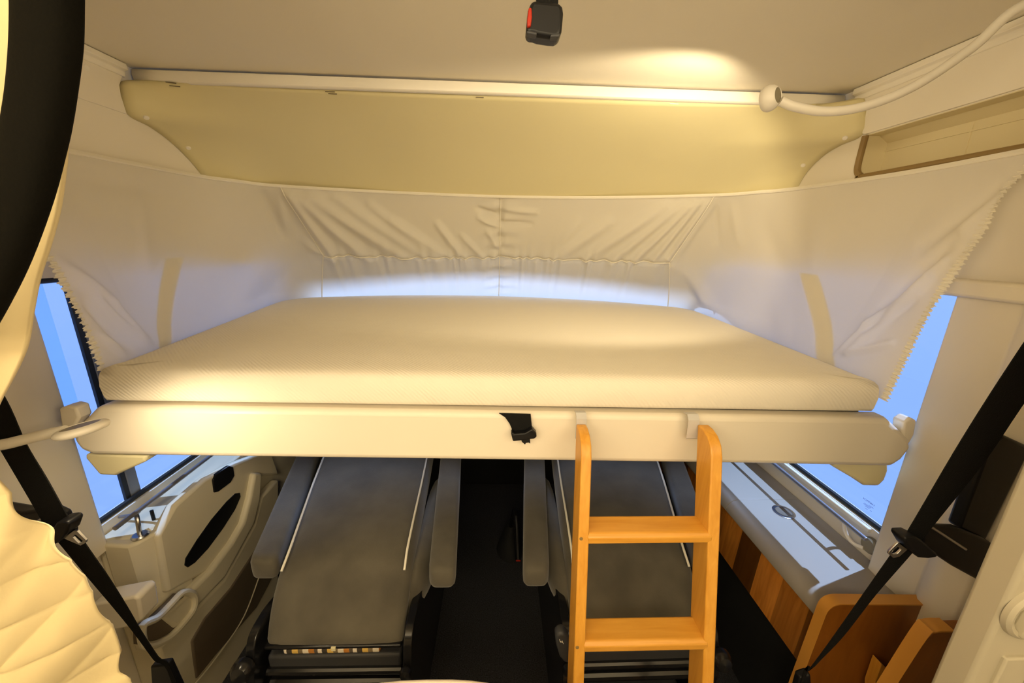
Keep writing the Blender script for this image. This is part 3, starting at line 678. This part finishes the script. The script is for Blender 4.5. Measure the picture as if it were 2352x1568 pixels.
# ================================================================== SIDE CABINET BESIDE THE PASSENGER SEAT
sc = thing('side_cabinet', (.97, 1.2, 0), 'low cabinet with grey top and striped wood front along the wall', 'cabinet')
xa, xb = .845, 1.099
def ctop(y0, y1): return MB().prism([(xb, .622), (xa+.030, .622), (xa+.010, .616), (xa-.004, .603), (xa-.010, .585), (xa-.010, .575), (xa+.02, .575), (xb, .590)], 'y', y0, y1)
obj('cabinet_top', ctop(.700, 1.118), M['top'], sc, bevel=.0015)
obj('cabinet_top', ctop(1.1185, 1.75), M['top'], sc, bevel=.0015)
obj('front_board', MB().prism([(xa-.004, .576), (xa+.02, .576), (xa+.02, .405), (xa-.012, .405)], 'y', .700, 1.75), M['block'], sc)
obj('plinth', MB().box(xa+.03, 1.095, .72, 1.75, 0, .574), M['dash'], sc, label='black recessed plinth')
ee = [(.822, .395), (.803, .60)]
edge = round_poly([(.770, 0), (.8085, .672), (1.078, .664), (1.099, .655), (1.099, 0)], .035, 6)
ep = MB().prism(edge, 'y', .676, .700)
epo = obj('end_panel', ep, M['panelw'], sc, bevel=.002)
ed = [Vector((a, .676, b)) for a, b in edge[4:16]]
obj('end_banding', MB().ribbon([((p.x-.001, .6745, p.z), (p.x-.001, .7015, p.z)) for p in ed], .0035, (0, 0, 1)), M['edgew'], epo)
cr = on_z(1800, 1175, .6225)
cro = obj('cup_ring', MB().lathe([(.024, -.012), (.024, .002), (.030, .003), (.034, .0015), (.034, 0)], (cr.x, cr.y, .622), (0, 0, 1), 36), M['chrome'], sc, label='chrome ring of the cup hole')
obj('cup_shade', MB().lathe([(.0238, .0024), (.0225, .0016), (.001, .0014)], (cr.x, cr.y, .622), (0, 0, 1), 30), M['pocket'], cro, label='flat dark disc for the shade in the hole')  # flat disc, the darkness of the hole put into its colour
be = thing('wooden_bench_end', (1.05, .57, 0), 'curved walnut end board behind the ribbed door edge', 'panel')
bpl = round_poly([(1.01, 0), (1.03, .42), (1.075, .545), (1.099, .572), (1.099, 0)], .03, 5)
bq = [on_y(a, b, .56) for a, b in [(2040, 1600), (2125, 1470), (2150, 1452), (2190, 1450), (2260, 1450)]]
bpoly = [(bq[0].x, 0)]+[(q.x, q.z) for q in bq[:4]]+[(1.099, bq[3].z), (1.099, 0)]
beo = obj('board', MB().prism(round_poly(bpoly, .02, 4), 'y', .56, .585), M['panelw'], be, bevel=.002)
obj('edge_banding', MB().ribbon([((q.x, .5585, q.z), (q.x, .5865, q.z)) for q in spline([Vector((q.x, 0, q.z)) for q in bq[:4]], 6)], .004, (0, 0, 1)), M['edgew'], beo)
fb = thing('footwell_board', (.95, .6, 0), 'small honey wooden board low beside cabinet end', 'panel')
bq = ply([(2005, 1580), (2025, 1524), (2075, 1575), (2085, 1700), (2005, 1700)], .645)
obj('board', MB().prism(bq, 'y', .645, .668), M['oak'], fb, bevel=.002)

# ================================================================== RAILS BY THE WINDOWS
r1 = thing('grab_rail', (1.05, 1.0, .715), 'thin grey metal rail below the window over the cabinet', 'rail', 'window rails')
obj('rail', MB().tube([(1.045, .832, .712), (1.045, 1.75, .722)], .0062, 12), M['railm'], r1, bevel=.002)
q = on_x(1955, 1205, 1.06)
obj('bracket', MB().tube([(1.047, .905, .712), (1.062, .905, .672), (1.075, .888, .648), (1.085, .865, .652)], .0055, 10, smooth=4), M['trim'], r1)
obj('mount_disc', MB().lathe([(0, .016), (.020, .015), (.024, .010), (.024, 0)], (1.099, .857, .668), (-1, 0, 0), 28), M['lampd'], r1)
r2 = thing('grab_rail', (-1.05, 1.0, .75), 'thin grey metal rail below the window over the door panel', 'rail', 'window rails')
obj('rail', MB().tube([(-1.0, .846, .756), (-1.012, 1.75, .762)], .0062, 12), M['railm'], r2)
obj('bracket', MB().tube([(-1.02, 1.5, .76), (-1.05, 1.5, .75), (-1.10, 1.5, .75)], .006, 8), M['railm'], r2)
r2b = MB()
obj('bracket', MB().tube([(-1.003, .935, .757), (-1.02, .94, .742), (-1.045, .945, .72), (-1.0995, .95, .705)], .0045, 8, smooth=3), M['railm'], r2)

# ================================================================== CAB DOOR LINING
dr = struct(obj('door_1', MB().prism([(.873, .06), (.873, .655), (.885, .690), (1.75, .690), (1.75, .06)], 'x', -1.0995, -.985), M['door'], bevel=.012))
dr['label'] = 'cream moulded cab door lining'
def plx(pts, x): return [(q.y, q.z) for q in (on_x(a, b, x) for a, b in pts)]
# chamfered end and raised upper field
obj('door_end', MB().prism([(-1.075, .868), (-1.0, .862), (-.985, .872), (-.962, .925), (-.962, .98), (-1.075, .98)], 'z', .30, .685), M['door'], dr, bevel=.008)
obj('upper_field', MB().prism(plx([(360, 1232), (400, 1160), (470, 1098), (540, 1062), (620, 1030), (640, 1090), (586, 1095), (560, 1200), (485, 1306), (384, 1362)], -.962), 'x', -.99, -.958), M['door'], dr, bevel=.010)
obj('swoop_band', MB().prism(plx([(362, 1418), (420, 1370), (482, 1309), (530, 1245), (556, 1200), (572, 1140), (582, 1085), (600, 1085), (596, 1145), (582, 1203), (514, 1327), (452, 1392), (398, 1446)], -.945), 'x', -.98, -.938), M['door'], dr, bevel=.012, seg=4)
obj('lower_field', MB().prism(plx([(398, 1450), (452, 1396), (514, 1331), (584, 1206), (600, 1140), (640, 1100), (640, 1400), (560, 1600), (395, 1600), (362, 1490)], -.950), 'x', -.985, -.948), M['door'], dr, bevel=.010)
obj('map_pocket', MB().prism(plx([(440, 1472), (470, 1420), (530, 1350), (600, 1242), (640, 1200), (640, 1300), (590, 1395), (500, 1500), (452, 1560), (446, 1520)], -.944), 'x', -.96, -.943), M['pocket'], dr, bevel=.006, label='dark brown map pocket')
obj('pocket_seam', MB().tube([on_x(a, b, -.943) for a, b in [(440, 1580), (500, 1505), (560, 1415), (600, 1310), (620, 1260)]], .003, 6, smooth=5), M['door'], dr)
obj('speaker_slot', MB().prism(plx([(424, 1298), (426, 1282), (452, 1240), (486, 1192), (520, 1152), (540, 1133), (551, 1131), (553, 1140), (540, 1170), (512, 1214), (478, 1260), (448, 1292), (432, 1303)], -.957), 'x', -.965, -.956), M['black'], dr, bevel=.002, label='long black slot')
obj('switch_plate', MB().prism(plx([(487, 1102), (494, 1089), (524, 1069), (534, 1072), (537, 1092), (528, 1108), (500, 1129), (491, 1131)], -.957), 'x', -.966, -.953), M['black'], dr, bevel=.003, label='black switch plate')
ring = [on_x(a, b, -.936) for a, b in [(328, 1437), (362, 1418), (396, 1384), (418, 1362), (438, 1362), (447, 1374), (443, 1400), (420, 1432), (390, 1462), (352, 1481), (330, 1478)]]
obj('pull_handle', MB().tube(ring, .010, 10, smooth=5, closed=True), M['door'], dr)
obj('handle_hollow', MB().prism([(q.y, q.z) for q in ring], 'x', -.962, -.944), M['pocket'], dr)
obj('latch_hole', MB().prism(plx([(310, 1352), (326, 1345), (340, 1348), (330, 1362), (314, 1366)], -.985), 'x', -.99, -.960), M['black'], dr, bevel=.002)
q = on_z(320, 1222, .70)
obj('lock_hook', MB().tube([(q.x, q.y, .695), (q.x+.004, q.y, .735), (q.x-.006, q.y+.01, .748), (q.x-.022, q.y+.02, .744)], .0055, 10, smooth=5), M['steel'], dr, label='bent steel lock hook')
obj('hook_plate', MB().lathe([(0, .004), (.016, .004), (.020, 0)], (q.x, q.y, .690), (0, 0, 1), 24), M['steel'], dr)
q = on_z(350, 1180, .71)
obj('lock_knob', MB().tube([(q.x, q.y, .688), (q.x, q.y, .722)], .0045, 10), M['black'], dr, label='black lock knob')
pb = tag(obj('wheel_box', MB().prism(ply([(202, 1396), (214, 1388), (268, 1378), (308, 1370), (318, 1376), (326, 1425), (300, 1440), (240, 1452), (215, 1446)], .745), 'y', .745, .795), M['pillar'], bevel=.012, seg=4), 'small cream plastic box against the door lining behind the black belt', 'box')

# ================================================================== SEAT BELTS
def belt(pairs, label, y, guide, tongue, tip, anchor, slotm):
    c = pairs[0]
    t = thing('seat_belt', on_y(*pairs[-1][0], y), label, 'seat belt', 'dinette seat belts')
    mid = spline([Vector((a[0], a[1], 0)) for a, b in pairs], 5); mid2 = spline([Vector((b[0], b[1], 0)) for a, b in pairs], 5)
    obj('webbing', MB().ribbon([(on_y(a.x, a.y, y), on_y(b.x, b.y, y)) for a, b in zip(mid, mid2)], .002, (0, 1, 0)), M['web'], t)
    obj('belt_stop', MB().prism(ply(guide, y-.004), 'y', y-.020, y+.008), M['black'], t, bevel=.007, seg=3)
    o, i = ply(tongue, y-.006), ply(tip, y-.006)
    k = len(o); tm = MB()
    vs = [(a[0], yy, a[1]) for yy in (y-.010, y-.006) for a in o]+[(a[0], yy, a[1]) for yy in (y-.010, y-.006) for a in i]
    fs = []
    for j in range(k):
        n_ = (j+1) % k
        fs += [(j, n_, 2*k+n_, 2*k+j), (k+j, 3*k+j, 3*k+n_, k+n_), (j, k+j, k+n_, n_), (2*k+j, 2*k+n_, 3*k+n_, 3*k+j)]
    tm.add(vs, fs)
    obj('tongue', tm, M['steel'], t, bevel=.0008, label='steel belt tongue')
    obj('floor_anchor', MB().prism(ply(anchor, y+.004), 'y', y+.003, y+.02), M['black'], t, bevel=.004)
    return t
belt([((-170, 780), (-90, 760)), ((-60, 932), (8, 910)), ((0, 1033), (58, 1018)), ((55, 1126), (108, 1102)), ((108, 1216), (156, 1188)), ((134, 1246), (196, 1250)), ((200, 1325), (246, 1322)), ((262, 1398), (290, 1392)), ((308, 1455), (322, 1447)), ((352, 1515), (362, 1508)), ((395, 1570), (402, 1562)), ((470, 1920), (500, 1920))],
     'black seat belt slanting down behind the quilted cream curtain', .64,
     [(97, 1240), (100, 1228), (130, 1218), (150, 1186), (172, 1183), (180, 1190), (172, 1212), (152, 1234), (128, 1243)],
     [(150, 1232), (174, 1215), (182, 1216), (203, 1237), (201, 1243), (190, 1249)], [(172, 1230), (176, 1224), (181, 1226), (195, 1238), (192, 1242), (186, 1244)],
     [(345, 1530), (385, 1525), (420, 1600), (350, 1600)], None)
belt([((2480, 600), (2560, 650)), ((2352, 790), (2420, 830)), ((2270, 915), (2338, 948)), ((2191, 1042), (2262, 1060)), ((2085, 1222), (2139, 1214)), ((2048, 1274), (2099, 1266)), ((1975, 1378), (2012, 1366)), ((1903, 1480), (1937, 1462)), ((1859, 1540), (1872, 1530)), ((1840, 1572), (1850, 1566)), ((1790, 1920), (1815, 1920))],
     'black seat belt slanting down across the walnut cabinet end', .575,
     [(2058, 1228), (2060, 1220), (2082, 1219), (2100, 1228), (2120, 1247), (2134, 1258), (2132, 1265), (2112, 1268), (2090, 1266), (2070, 1248)],
     [(2058, 1242), (2080, 1258), (2062, 1274), (2048, 1278), (2036, 1268), (2038, 1262)], [(2058, 1252), (2066, 1258), (2056, 1268), (2048, 1270), (2043, 1266), (2046, 1260)],
     [(1838, 1556), (1862, 1548), (1868, 1620), (1820, 1620)], None)
# black belt frames they run through
bf = thing('belt_carrier', (1.02, .61, .84), 'black steel belt frame on the wall behind the door edge', 'frame', 'black belt frames')
obj('upright', MB().prism(ply([(2278, 1020), (2310, 1000), (2375, 1030), (2268, 1245), (2205, 1215)], .61), 'y', .612, .635), M['black'], bf, bevel=.006)
obj('crossbar', MB().prism(ply([(2120, 1196), (2150, 1210), (2200, 1212), (2268, 1240), (2300, 1262), (2330, 1290), (2320, 1372), (2252, 1336), (2190, 1302), (2118, 1254)], .60), 'y', .60, .615), M['black'], bf, bevel=.006)
obj('guide_rod', MB().tube([on_y(2136, 1208, .597), on_y(2218, 1261, .597)], .0026, 8), M['steel'], bf, label='thin steel guide rod')
bf = thing('belt_carrier', (-.85, .66, .97), 'black belt frame on the wall behind the quilted curtain', 'frame', 'black belt frames')
obj('crossbar', MB().prism(ply([(-140, 1150), (40, 1180), (90, 1172), (130, 1190), (150, 1240), (105, 1238), (70, 1215), (-140, 1230)], .67), 'y', .672, .70), M['black'], bf, bevel=.006)
obj('guide_rod', MB().tube([on_y(70, 1208, .668), on_y(100, 1188, .668)], .0026, 8), M['steel'], bf, label='thin steel guide rod')

# ================================================================== READING LAMPS
def lamp(label, neck, head, axis, prof, cap, light_dir, energy, spot, at=.02, hr=.03):
    t = thing('reading_lamp', neck[0], label, 'lamp', 'gooseneck reading lamps')
    obj('gooseneck', MB().tube(neck, .0092, 14, smooth=8), M['lampw'], t)
    lh = obj('lamp_head', MB().lathe(prof, head, axis, 40), M['lampw'], t, sharp=60)
    obj('head_cap', MB().lathe(cap, head, axis, 32), M['lampd'], lh, label='darker round cap')
    return t
H1 = on_y(1772, 224, .90)
ax1 = Vector((.48, -.86, .10)).normalized()
nk = [on_y(1792, 232, .892), on_y(1830, 246, .885), on_y(1900, 256, .875), on_y(1990, 243, .86), on_y(2100, 198, .84), on_y(2230, 112, .82), on_y(2352, 12, .80), (1.10, .79, 1.955)]
HP = [(a*.82, b*.82) for a, b in [(.022, -.016), (.028, -.018), (.0315, -.012), (.032, -.003), (.029, .006), (.023, .013), (.019, .0165), (.0185, .015)]]
HC = [(a*.82, b*.82) for a, b in [(.0188, .015), (.010, .0148), (0, .0146)]]
lamp('white gooseneck reading lamp reaching under the ceiling, turned away', nk, H1, ax1, HP, HC, None, 1, 1)
H2 = on_y(188, 985, .62)
ax2 = Vector((-.18, .06, .97)).normalized()
nk2 = [on_y(150, 988, .62), on_y(110, 996, .615), on_y(60, 1008, .605), on_y(0, 1022, .59), on_y(-120, 1040, .56), (-1.099, .50, 1.10)]
HP2 = [(.026, -.008), (.033, -.006), (.036, -.001), (.035, .003), (.031, .006), (.026, .0075), (.0255, .0065)]
HC2 = [(.0257, .0065), (.010, .0062), (0, .006)]
lamp('white gooseneck reading lamp lying low in front of the bed panel end', nk2, H2, ax2, HP2, HC2, None, 1, 1)

# ================================================================== FOREGROUND: CURTAIN, DOOR EDGE, TABLE
qc = thing('quilted_curtain', (-.75, .45, 1.95), 'cream quilted curtain with dark lining, tied back at the wall', 'curtain')
edge_px = [((150, -60), .5), ((160, 120), .5), ((150, 330), .5), ((132, 470), .5), ((108, 560), .5), ((82, 640), .5), ((66, 720), .5), ((52, 800), .5), ((22, 870), .5), ((-8, 930), .5), ((-30, 1000), .5), ((-20, 1080), .5), ((22, 1140), .5), ((62, 1210), .5), ((112, 1262), .5), ((150, 1310), .5), ((180, 1350), .5), ((212, 1405), .5), ((236, 1450), .5), ((258, 1500), .5), ((270, 1540), .5), ((300, 1562), .5), ((330, 1640), .5), ((330, 1800), .5)]
E_ = [on_y(a, b, y) for (a, b), y in edge_px]
E_ = [Vector((e.x, e.y, e.z)) for e in E_]
E_[0] = Vector((E_[1].x+.01, .5, 1.978))
ES = spline(E_, 14)
rows = []
for p in ES:
    R = []
    z = p.z; waist = math.exp(-((z-1.17)/.13)**2)
    for k in range(171):
        s = k/170
        x = p.x+(-1.09-p.x)*s; y = p.y-.26*s
        fold = (.034*(1-.6*waist))*math.sin(2*PI*(3.2*s)+.9+1.3*math.sin(z*2.2))*min(1, s*5+.12)
        low = 1/(1+math.exp((z-1.13)*40))
        L = s*(p.x+1.09); a = (L*1.05+z*.8)/.085; b = (z-L*.18)/.066
        quilt = low*min(1, L/.03+.25)*.017*(abs(math.sin(PI*a))*abs(math.sin(PI*b)))**.4
        rid = low*(.016*math.exp(-((x+.735+.02*math.sin(9*z))/.010)**2)-.012*math.exp(-((x+.712+.02*math.sin(9*z))/.010)**2))
        cr = -rid+low*(.005*math.sin(41*z+30*L)+.004*math.sin(120*L+31*z)+.010*math.sin(38*L-5*z))
        R.append(Vector((x+fold*.25, y+fold-quilt+cr, z)))
    rows.append(R)
obj('quilted_cloth', MB().grid(rows), M['quilt'], qc, sharp=180, solid=.006, flip=False)
bl = [((40, -90), (178, -90)), ((42, 0), (178, 0)), ((40, 100), (176, 100)), ((32, 200), (164, 200)), ((18, 290), (150, 290)), ((2, 380), (134, 360)), ((-30, 470), (114, 440)), ((-60, 560), (84, 530)), ((-90, 640), (48, 620)), ((-120, 720), (4, 706)), ((-150, 800), (-45, 790))]
bm_ = MB(); rr = []
pa = spline([Vector((a[0], a[1], 0)) for a, b in bl], 5); pb_ = spline([Vector((b[0], b[1], 0)) for a, b in bl], 5)
for a, b in zip(pa, pb_):
    A, B = on_y(a.x, a.y, .445), on_y(b.x, b.y, .445); c = (A+B)/2; h = (B-A)/2
    rr.append([c+h*math.copysign(abs(math.cos(q))**.7, math.cos(q))+Vector((0, .016, 0))*math.copysign(abs(math.sin(q))**.8, math.sin(q)) for q in [2*PI*k/20 for k in range(20)]])
obj('dark_border', MB().loft(rr), M['band'], qc, sharp=60, label='wide black lining edge')

ed2 = struct(obj('door_2', MB().box(.746, 1.09, .40, .44, 0, 1.93), M['entry'], bevel=.006))
# raised flutes, broken at handle height
flut = MB()
for x0, x1 in ((.778, .824), (.834, .856), (.905, .965)):
    obj('flute', MB().box(x0, x1, .394, .41, 1.045, 1.90), M['entry'], ed2, bevel=.003)
    obj('flute', MB().box(x0, x1, .394, .41, .05, .905), M['entry'], ed2, bevel=.003)
hc = on_y(2338, 1405, .40)
obj('handle_cup', MB().lathe([(.047, 0), (.046, .006), (.042, .010), (.036, .008), (.030, -.004), (0, -.008)], (hc.x+.022, .40, hc.z), (0, -1, 0), 40), M['entry'], ed2)
obj('handle_catch', MB().prism([(hc.x+.0, hc.z-.036), (hc.x+.004, hc.z+.0), (hc.x+.03, hc.z+.03), (hc.x+.05, hc.z+.03), (hc.x+.05, hc.z-.036)], 'y', .385, .402), M['entry'], ed2, bevel=.004)

tb = thing('dinette_table', (-.12, .30, 0), 'pale table top edge with rounded front, at the bottom of the view', 'table')
tp = [(-.125+.30*math.copysign(abs(math.cos(a))**.8, math.cos(a)), .295+.212*math.copysign(abs(math.sin(a))**.8, math.sin(a))) for a in [2*PI*k/64 for k in range(64)]]
obj('tabletop', MB().prism(tp, 'z', .695, .720), M['tabletop'], tb, bevel=.006)
obj('leg', MB().tube([(-.12, .2, .015), (-.12, .2, .695)], .03, 20), M['steel'], tb)
obj('foot_plate', MB().lathe([(0, .02), (.09, .018), (.11, .008), (.11, 0)], (-.12, .2, 0), (0, 0, 1), 32), M['steel'], tb)

# ================================================================== LIGHT
def area(name, loc, target, size, energy, col, sy=None):
    l = bpy.data.lights.new(name, 'AREA'); l.energy = energy; l.color = col; l.size = size
    if sy: l.shape = 'RECTANGLE'; l.size_y = sy
    o = bpy.data.objects.new(name, l); C.objects.link(o); o.location = loc
    o.rotation_euler = (Vector(target)-Vector(loc)).to_track_quat('-Z', 'Y').to_euler(); return o
def spot(name, loc, d, energy, col, ang, blend=.15, r=.012):
    l = bpy.data.lights.new(name, 'SPOT'); l.energy = energy; l.color = col; l.spot_size = math.radians(ang); l.spot_blend = blend; l.shadow_soft_size = r
    o = bpy.data.objects.new(name, l); C.objects.link(o); o.location = loc; o.rotation_euler = Vector(d).to_track_quat('-Z', 'Y').to_euler(); return o
def sun(name, d, e, col, ang=.6):
    l = bpy.data.lights.new(name, 'SUN'); l.energy = e; l.color = col; l.angle = math.radians(ang)
    o = bpy.data.objects.new(name, l); C.objects.link(o); o.rotation_euler = Vector(d).to_track_quat('-Z', 'Y').to_euler(); return o
WARM = (1., .81, .52)
area('ceiling_lamp', (-.15, -.55, 1.95), (-.1, .4, .9), .5, 14, WARM)
area('ceiling_lamp', (.25, -1.2, 1.95), (.2, .2, .9), .5, 8, WARM)
area('warm_fill', (-.7, -1.3, 1.45), (.5, 1, .95), .35, 5, WARM)  # pair of unseen fills, added to warm the side pillars
area('warm_fill', (.7, -1.3, 1.45), (-.5, 1, .95), .35, 2.5, WARM)
area('ceiling_fill', (-.85, -.5, 1.72), (-.5, -.3, 1.98), .9, 11, WARM, .08)  # pair of unseen uplights, added to brighten the ceiling
area('ceiling_fill', (.85, -.5, 1.72), (.5, -.3, 1.98), .9, 10, WARM, .08)
area('low_side_light', (-.95, -.35, 1.25), (-.6, .5, .8), .12, .3, WARM)  # weak unseen light low at the side, aimed at the quilted curtain
spot('reading_lamp_beam', H1-ax1*.034, (-.24, .93, -.27), 12, WARM, 128, .35)
spot('reading_lamp_beam', H2-ax2*.016+Vector((.02, -.01, -.004)), (.22, .42, -.85), 3.2, WARM, 176, .6)
HALL = (.42, .60, 1.)
sun('hall_light', (-.45, -.14, -.9), 8.0, HALL)
sun('hall_light', (.30, .06, -.95), 5.0, HALL)
sun('hall_light', (.02, -.93, -.36), 7, HALL, 8)
wd = bpy.data.worlds.new('World'); bpy.context.scene.world = wd; wd.use_nodes = True
bg = wd.node_tree.nodes['Background']; bg.inputs['Color'].default_value = (.29, .45, 1., 1); bg.inputs['Strength'].default_value = .16

# ================================================================== CAMERA
cd = bpy.data.cameras.new('Camera'); cam = bpy.data.objects.new('Camera', cd); C.objects.link(cam)
cd.sensor_width = 36; cd.lens = 36*F/2352; cd.clip_start = .01
cam.matrix_world = Matrix(((RT.x, UP.x, -FW.x, 0), (RT.y, UP.y, -FW.y, 0), (RT.z, UP.z, -FW.z, EYE), (0, 0, 0, 1)))
S = bpy.context.scene; S.camera = cam
S.view_settings.view_transform = 'Standard'; S.view_settings.look = 'None'; S.view_settings.gamma = 1; S.view_settings.exposure = -.06
S.cycles.use_denoising = True
S.cycles.max_bounces = 10; S.cycles.diffuse_bounces = 6; S.cycles.transparent_max_bounces = 12
S.cycles.sample_clamp_indirect = 6
